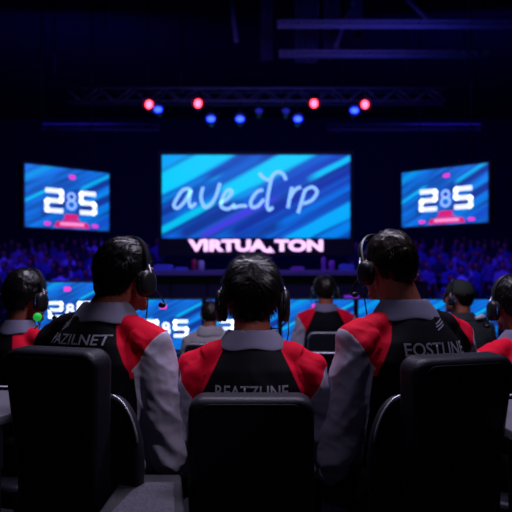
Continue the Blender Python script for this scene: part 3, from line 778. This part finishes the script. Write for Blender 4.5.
def headset(root, HM, label, side_mic=-1, led=None, sides=(-1, 1), tilt=12, cs=.86):
    """over-ear headset; parts in the head's frame"""
    W = Matrix.Translation(root.location) @ Matrix.Rotation(root.rotation_euler.z, 4, 'Z') @ HM
    loc = W.translation; h = empty('gaming_headset', loc, 0, label, 'headset', 'gaming headsets worn by the players')
    T = Matrix.Translation(-loc) @ W
    def add(name, bm, mt, par=None, **k): return obj(name, onto(bm, T), mt, par or h, **k)
    BT = Matrix.Translation((0, 0, -.012)) @ Matrix.Rotation(-math.radians(tilt), 4, 'X') @ Matrix.Translation((0, 0, .012))
    b = bmesh.new(); pts = []
    n = 36; y0 = -.002
    for k in range(n + 1):
        a = math.radians(-6 + 192 * k / n); pts.append((.0965 * math.cos(a), y0, .012 + .129 * math.sin(a)))
    rows = []
    for i, p in enumerate(pts):
        c = Vector((0, y0, .01)); o = (Vector(p) - c).normalized(); wd = .011 + .004 * math.sin(PI * i / n)
        rows.append([b.verts.new(Vector(p) + o * t + Vector((0, yy, 0))) for t, yy in ((0, -wd), (.006, -wd * .8), (.006, wd * .8), (0, wd), (-.005, wd * .7), (-.005, -wd * .7))])
    for p_, q_ in zip(rows, rows[1:]):
        for k in range(6): b.faces.new((p_[k], p_[(k + 1) % 6], q_[(k + 1) % 6], q_[k]))
    b.faces.new(rows[0]); b.faces.new(list(reversed(rows[-1])))
    bmesh.ops.recalc_face_normals(b, faces=b.faces)
    bmesh.ops.transform(b, matrix=BT, verts=b.verts)
    add('headband', b, M['plastic'], sharp=60)
    if len(sides) == 1:
        s = -sides[0]; b = bmesh.new(); ball(b, BT @ Vector((s * .098, 0, -.002)), (.008, .014, .024)); add('temple_pad', b, M['foam'])
    for s in sides:
        b = bmesh.new(); Rx = Matrix.Translation((s * .082, .002, -.018)) @ Matrix.Rotation(s * PI / 2, 4, 'Y') @ Matrix.Diagonal((cs, cs, .8, 1))
        loft(b, [(0, .040, .031, 0, 0), (.006, .050, .040, 0, 0), (.018, .050, .040, 0, 0), (.022, .046, .036, 0, 0)], 28, 2.3)
        bmesh.ops.transform(b, matrix=Rx, verts=b.verts); add('ear_cushion', b, M['foam'])
        b = bmesh.new()
        loft(b, [(.020, .048, .038, 0, 0), (.026, .052, .042, 0, 0), (.038, .050, .040, 0, 0), (.046, .036, .028, 0, 0), (.048, .02, .015, 0, 0)], 28, 2.3)
        bmesh.ops.transform(b, matrix=Rx, verts=b.verts); cup = add('ear_cup', b, M['plastic'], sharp=60)
        b = bmesh.new(); tube(b, [Rx @ Vector((.051 * math.cos(a), .041 * math.sin(a), .026)) for a in np.linspace(0, 2 * PI, 29)[:-1]], .0016, 6, True)
        add('cup_ring', b, M['cyan'] if led == s else M['trim'], cup)
        b = bmesh.new(); tube(b, [BT @ Vector((s * .098, 0, .045)), BT @ Vector((s * .112, 0, .02)), BT @ Vector((s * .116, 0, .0))], .004, 8); add('yoke_arm', b, M['trim'])
    s = side_mic
    b = bmesh.new(); tube(b, [(s * .112, .02, -.03), (s * .112, .06, -.06), (s * .085, .11, -.085), (s * .05, .135, -.085)], .0025, 8)
    mb = add('microphone_boom', b, M['plastic'])
    b = bmesh.new(); ball(b, (s * .045, .137, -.085), (.014, .010, .010)); add('microphone', b, M['plastic'], mb)
    b = bmesh.new(); q = Vector((s * .115, -.005, -.06)); tube(b, [q, q + Vector((0, -.005, -.05)), q + Vector((-s * .012, .0, -.10)), q + Vector((-s * .02, .02, -.15))], .0022, 6)
    add('cable', b, M['plastic'])
    return h

Y = math.radians
YL = Y(-24); YR = Y(22)
# --- front row
A2 = {-1: ((-.225, .04, .70), (-.13, .28, .66)), 1: ((.215, .02, .66), (.12, .26, .64))}
p2, h2 = make_person('player in the left chair, seen from behind, dark vest jersey with red and white sleeve', (-.475, 1.98, 0), YL, 1.065,
    hy=Y(-10), hp=Y(2), hoff=(.042, .01, -.022), hs=.89, red_in=(.3, 0), arms=A2, seed=2, text='PAZILNET', text_z=.988, text_x=-.012, text_h=.028, emblem=(-.07, 1.025), red_off=-.0, voxel=.0055)
headset(p2, h2, 'black headset on the player in the left chair, boom microphone towards the stage', 1)
p3, h3 = make_person('centre player seen from behind, tousled black hair, red shoulders on both sides', (-.012, 1.93, 0), 0, .99,
    hy=Y(-4), hp=Y(6), seed=3, text='REATZLINE', text_z=.918, hs=.97, red_off=.055, hairlen=.019, strands=3200, voxel=.0055,
    arms={-1: ((-.215, .03, .68), (-.13, .28, .65)), 1: ((.245, .03, .66), (.15, .28, .65))})
headset(p3, h3, 'black over-ear headset with round cups on the centre player', 1, cs=1.02)
A4 = {-1: ((-.225, .02, .66), (-.12, .26, .64)), 1: ((.225, .04, .70), (.13, .28, .66))}
p4, h4 = make_person('player in the right chair with short cropped hair and a bare ear', (.468, 1.98, 0), YR, 1.072,
    hy=Y(6), hp=Y(2), hoff=(-.03, .01, 0), hs=.86, red_in=(0, .05), arms=A4, seed=4, text='EOSTLINE', text_z=.956, text_x=.02, emblem=(.05, 1.02), hair='hair_brown', hairlen=.007, voxel=.0055)
headset(p4, h4, 'dark headset worn by the short-haired player in the right chair', -1, sides=(-1,), tilt=34, cs=.8)
# --- edge players
p1, h1 = make_person('player at the left edge of the picture, dark hair, red shoulder panel', (-.985, 2.66, 0), Y(-28), .985,
    hy=Y(-2), hp=Y(4), seed=5, red_in=(0, -.035), voxel=.007, strands=1500, hairlen=.014)
headset(p1, h1, 'headset on the player at the left edge with a thin blue lit ring', 1, led=1)
p5, h5 = make_person('player at the right edge of the picture, dark hair, red shoulder, looking left', (1.01, 2.45, 0), Y(24), .96,
    hy=Y(-12), hp=Y(4), seed=6, voxel=.007, strands=1500, hairlen=.012)
headset(p5, h5, 'headset on the player at the right edge of the picture', -1, led=-1)
# --- second row
p7, h7 = make_person('distant player in a red and black jersey seated beyond the centre and right players', ((325 - 256) / F * 4.8, 4.75, 0), 0, 1.0,
    hy=Y(5), seed=7, voxel=.009, strands=700, hair='hair_brown')
headset(p7, h7, 'headset with a blue lit ring on the distant red-jersey player', -1, led=-1)
p8, h8 = make_person('distant person in a pale grey hooded top with dark hair, seated beyond the centre player', ((210 - 256) / F * 4.6, 4.6, 0), 0, .855,
    hy=Y(0), hp=Y(10), seed=8, voxel=.009, strands=700, top='hoodie', hair='hair_brown', hairlen=.016)
p6, h6 = make_person('person in a dark cap and dark jacket with a white shoulder stripe, looking left', ((462 - 256) / F * 4.1, 4.1, 0), Y(10), .965,
    hy=Y(35), seed=9, voxel=.009, strands=700, top='jacket', cap=True)
headset(p6, h6, 'headset with a blue lit ring worn over the dark cap', -1, led=-1, cs=.65)

# green foam microphone near the left edge player
o = empty('microphone', P(37.5, 317, 2.42), 0, 'small round green lit microphone head beside the jaw of the player at the left edge', 'microphone')
obj('microphone_head', ball(bmesh.new(), (0, 0, 0), (.016, .016, .016)), M['green'], o)
b = bmesh.new(); tube(b, [(0, 0, -.012), (-.01, .05, -.03), (-.05, .12, -.05)], .003, 8); obj('microphone_stem', b, M['plastic'], o)

# ------------------------------------------------------------------ chairs
def make_chair(label, loc, yaw, top, w=.32, seat=.46, sides=(-1, 1), arms=(), dist=.17, trim=False, taper=1., group='gaming chairs'):
    root = empty('gaming_chair', loc, yaw, label, 'chair', group)
    z0 = seat + .06; h = top - z0
    # backrest: padded slab with rounded shoulders, a little wider at the bottom
    b = bmesh.new(); out = []; r = .040; hw = w / 2
    for cx, cz, a0 in ((hw - r, h - r, 0), (-hw + r, h - r, 90)):
        for k in range(9):
            a = math.radians(a0 + 90 * k / 8); out.append((cx + r * math.cos(a), cz + r * math.sin(a)))
    q_ = (1 + taper) / 2
    out += [(-hw * 1.02 * taper, h * .4), (-hw * .96 * taper, 0), (hw * .96 * taper, 0), (hw * 1.02 * taper, h * .4)]
    R = Matrix.Translation((0, -dist, z0)) @ Matrix.Rotation(Y(5), 4, 'X')
    prism(b, out, -.085, 0, R)
    o = obj('backrest', b, M['chair'], root, bevel=.020); o.modifiers['bevel'].segments = 4
    o.data.set_sharp_from_angle(angle=Y(80))
    # stitched seam lines on the rear of the pad
    b = bmesh.new()
    s_ = [(x * .84, z * .93 + h * .035) for x, z in out]
    tube(b, [R @ Vector((x, -.086, z)) for x, z in s_], .0011, 6, True); obj('piping', b, M['chair'], root)
    if trim:
        b = bmesh.new(); tube(b, [R @ Vector((x, -.083, z)) for x, z in out[:18]], .006, 8); tag(obj('trim', b, M['trim'], root), 'pale trim along the top edge')
    # side bolsters that curve down from the back to the seat
    for s in sides:
        b = bmesh.new(); xi = hw * taper * .8; zt = .92; o2 = [(s * xi, z0 - .05), (s * xi, zt)]
        arc = [(s * (xi + .015 + (hw * taper + .068 - xi) * math.sin(a)), zt - .17 * (1 - math.cos(a))) for a in np.linspace(0, PI / 2, 11)]
        o2 += arc + [(s * (hw * taper + .074), z0 - .03)]
        prism(b, o2, -.19, -.155)
        obj('side_bolster', b, M['chair'], root, bevel=.012)
        b = bmesh.new(); tube(b, [(x, -.189, z + .002) for x, z in arc[:9]], .0034, 8); tag(obj('bolster_piping', b, M['trim'], root), 'pale piping along the curved edge')  # pale tube painting the highlight on the bolster's curved edge
    b = bmesh.new(); rounded(b, w + .12, .46, .08, 0, .06, seat - .09, seat)
    obj('seat', b, M['chair'], root, bevel=.02)
    for s in arms:
        b = bmesh.new(); rounded(b, .085, .24, .03, s * (hw + .115), .02, .725, .752)
        ar = obj('armrest', b, M['chair'], root, bevel=.008)
        b = bmesh.new(); box(b, (s * (hw + .115), .02, .57), (.022, .06, .31)); box(b, (s * (hw + .07), .02, .42), (.11, .06, .02)); obj('armrest_post', b, M['truss'], ar, bevel=.004)
    b = bmesh.new(); cone(b, (0, .04, .10), (0, .04, seat - .08), .028, .022); obj('gas_column', b, M['frame'], root, sharp=50)
    b = bmesh.new()
    for k in range(5):
        a = 2 * PI * k / 5 + .3; d = Vector((math.cos(a), math.sin(a), 0)); cone(b, Vector((0, .04, .105)), Vector((0, .04, .08)) + d * .27, .022, .014, 10)
    obj('star_base', b, M['frame'], root, sharp=50)
    for k in range(5):
        a = 2 * PI * k / 5 + .3; c = Vector((.27 * math.cos(a), .04 + .27 * math.sin(a), .03)); t = Vector((-math.sin(a), math.cos(a), 0))
        b = bmesh.new(); cone(b, c - t * .022, c - t * .006, .03, .03, 16); cone(b, c + t * .006, c + t * .022, .03, .03, 16); cone(b, c, c + Vector((0, 0, .05)), .008, .008, 8)
        obj('caster', b, M['plastic'], root, sharp=50)
    return root
make_chair('black padded chair of the left headset player, armrest at its left', (-.414, 1.90, 0), YL, 1.052, taper=.84, w=.30, arms=(-1,))
make_chair('black padded chair in the middle foreground, seen squarely from behind', (-.012, 1.87, 0), 0, .935, w=.318, dist=.155, sides=())
make_chair('black padded chair with a curved side bolster under the short-haired player at right', (.428, 1.90, 0), YR, 1.035, taper=.84, w=.315, arms=(1,))
make_chair('black chair of the player at the left edge, mostly hidden', (-1.0, 2.62, 0), Y(-28), .88, w=.34, sides=())
make_chair('black chair of the player at the right edge, mostly hidden', (1.0, 2.42, 0), Y(28), .86, w=.34, sides=())
make_chair('black chair with pale top trim under the distant red-jersey player', ((333 - 256) / F * 4.5, 4.70, 0), 0, .905, w=.36, sides=(), trim=True)
make_chair('black chair under the distant person in pale grey', ((208 - 256) / F * 4.5, 4.54, 0), 0, .84, w=.28, seat=.40, sides=(), trim=True)
make_chair('black chair under the person in the dark cap', ((460 - 256) / F * 4.1, 4.05, 0), Y(10), .80, w=.36, sides=())
make_chair('empty black chair with pale top trim between the centre player and the right-hand player', (.37, 3.35, 0), Y(-4), .90, w=.30, sides=(), trim=True)

# ------------------------------------------------------------------ tables and console
def side_table(label, poly, z, cat='table'):
    c = sum((Vector(p) for p in poly), Vector((0, 0))) / 4
    root = empty('side_table', (c.x, c.y, 0), 0, label, cat)
    b = bmesh.new(); vs = []
    for zz_ in (z - .03, z): vs.append([b.verts.new((p[0] - c.x, p[1] - c.y, zz_)) for p in poly])
    b.faces.new(list(reversed(vs[0]))); b.faces.new(vs[1])
    for k in range(4): b.faces.new((vs[0][k], vs[0][(k + 1) % 4], vs[1][(k + 1) % 4], vs[1][k]))
    bmesh.ops.recalc_face_normals(b, faces=b.faces)
    obj('table_top', b, M['table'], root, bevel=.004)
    a, d = Vector(poly[3]) - c, Vector(poly[2]) - c
    b = bmesh.new(); tube(b, [(*a, z + .012), (*d, z + .012)], .004, 8); tag(obj('edge_rail', b, M['trim'], root), 'thin pale rail along the far edge')
    b = bmesh.new(); cone(b, (0, 0, .02), (0, 0, z - .03), .03, .03); obj('column', b, M['frame'], root, sharp=50)
    b = bmesh.new(); cone(b, (0, 0, 0), (0, 0, .02), .16, .15, 32); obj('foot_plate', b, M['frame'], root, sharp=50)
def G(px, py, z):
    d = (CH - z) / ((py - HZ) / F); return ((px - 256) / F * d, d)
side_table('grey side table at the left edge of the picture beside the left chair', [G(-40, 428, .82), G(18, 411, .82), G(13, 390, .82), G(-30, 390, .82)], .82)
side_table('grey side table at the right edge of the picture beside the right chair', [G(490, 420, .82), G(545, 446, .82), G(545, 396, .82), G(497, 400, .82)], .82)
# console between the left and the centre chair
cs = empty('console_box', (-.275, 1.55, 0), 0, 'low dark grey console with a rough textured top, between the left and the centre chair', 'console')
def cbox(pts, z0, z1):
    b = bmesh.new(); vs = [[b.verts.new((x + .275, y - 1.55, z)) for x, y in pts] for z in (z0, z1)]
    b.faces.new(list(reversed(vs[0]))); b.faces.new(vs[1]); n = len(pts)
    for k in range(n): b.faces.new((vs[0][k], vs[0][(k + 1) % n], vs[1][(k + 1) % n], vs[1][k]))
    bmesh.ops.recalc_face_normals(b, faces=b.faces); return b
zc = .69
q = [G(92, 520, zc), G(186, 520, zc), G(181, 474, zc), G(125, 474, zc)]
obj('housing', cbox(q, 0, zc), M['console'], cs, bevel=.008)
q = [G(106, 519, zc), G(175, 519, zc), G(174, 484, zc), G(146, 484, zc), G(132, 492, zc)]
tag(obj('textured_pad', cbox(q, zc - .002, zc + .006), M['pad'], cs, bevel=.003), 'rough lighter grey pad set into the top')

# ------------------------------------------------------------------ the crowd
def spec_mat(name):
    m, nt, b = nodes(name); oi = nt.nodes.new('ShaderNodeObjectInfo'); r = nt.nodes.new('ShaderNodeValToRGB')
    nt.links.new(oi.outputs['Random'], r.inputs[0]); r.color_ramp.interpolation = 'CONSTANT'
    e = r.color_ramp.elements; e[0].color = (.02, .02, .03, 1); e[1].position = .3; e[1].color = (.12, .10, .25, 1)
    for p_, c in ((.5, (.30, .25, .40, 1)), (.68, (.06, .08, .25, 1)), (.85, (.55, .50, .70, 1))): x = e.new(p_); x.color = c
    nt.links.new(r.outputs[0], b.inputs['Base Color']); b.inputs['Roughness'].default_value = .9; return m
M['crowd'] = spec_mat('spectator_cloth')
def spectator(variant):
    b = bmesh.new()
    loft(b, [(.40, .16, .12, 0, 0), (.6, .16, .115, 0, 0), (.82, .19, .12, 0, 0), (.93, .17, .11, 0, 0), (1.0, .09, .075, 0, 0)], 20)
    ball(b, (0, .0, 1.17), (.078, .095, .115)); chain(b, [(0, 0, .98), (0, 0, 1.1)], [.055, .05], 10, 2)
    ball(b, (0, -.095, 1.165), .014, sub=2); ball(b, (0, .02, 1.205), (.084, .09, .095))
    for s in (-1, 1):
        up = (variant == 1 and s == 1) or variant == 2
        el = (s * .26, -.08, 1.02) if up else (s * .23, -.03, .70)
        wr = (s * .22, -.12, 1.27) if up else (s * .07, -.22, .68)
        chain(b, [(s * .17, 0, .93), el, wr], [.055, .045, .032], 10, 2); ball(b, wr, (.035, .03, .05), sub=2)
        chain(b, [(s * .09, 0, .47), (s * .11, -.40, .47), (s * .11, -.42, .06)], [.08, .06, .045], 10, 2); ball(b, (s * .11, -.47, .045), (.04, .11, .035), sub=2)
    me = remesh(b, 'spectator', .02, 4)
    for k in ('crowd', 'skin', 'hair', 'trousers'): me.materials.append(M[k])
    for p in me.polygons:
        c = p.center; i = 0
        if c.z > 1.06 and abs(c.x) < .12: i = 2 if (c.y > -.02 or c.z > 1.24) else 1
        elif c.z > 1.17 or (c.z < .76 and c.y < -.17 and c.z > .6): i = 1
        elif c.z < .56: i = 3
        p.material_index = i
    me.shade_smooth(); return me
SPV = [spectator(v) for v in (0, 1, 2)]
# raked stand either side of the stage
rs = random.Random(11)
for side, xs0, xs1, g in ((-1, -8.2, -2.7, 'left'), (1, 2.7, 8.2, 'right')):
    b = bmesh.new()
    for r in range(8):
        zf = .0 + .215 * r; yy = 13.6 + .95 * r
        box(b, ((xs0 + xs1) / 2, yy, (zf + .02) / 2), (xs1 - xs0, .95, zf + .02))
    root = struct('trim_%d' % (1 if side < 0 else 2), b, M['floor'])
    for r in range(8):
        zf = .02 + .215 * r; yy = 13.6 + .95 * r
        bn = empty('bench', ((xs0 + xs1) / 2, yy + .1, zf), 0, 'dark bench of the %s stand beside the stage, %s row' % (g, ('front', 'second', 'third', 'fourth', 'fifth', 'sixth', 'seventh', 'topmost')[r]), 'bench', 'benches in the %s stand' % g)
        obj('bench_seat', box(bmesh.new(), (0, 0, .38), (xs1 - xs0 - .1, .34, .04)), M['bench'], bn, bevel=.01)
        for x in (-.45, 0, .45): obj('leg', box(bmesh.new(), (x * (xs1 - xs0), 0, .18), (.05, .3, .36)), M['bench'], bn)
        x = xs0 + .3 + rs.random() * .2
        while x < xs1 - .25:
            px = 256 + x / yy * F
            if -15 < px < 527 and rs.random() < .93:
                o = bpy.data.objects.new('spectator', SPV[rs.choice((0, 0, 0, 1, 2))]); COL.objects.link(o)
                k = rs.uniform(.93, 1.05); o.location = (x, yy + .08, zf + .40 - .40 * k); o.scale = (k, k, k); o.rotation_euler = (0, 0, rs.gauss(0, .3))
                tag(o, 'spectator in blue light seated in the dim crowd on the %s side of the stage' % g, 'person', 'spectators in the %s stand' % g)
            x += .60 + rs.random() * .10
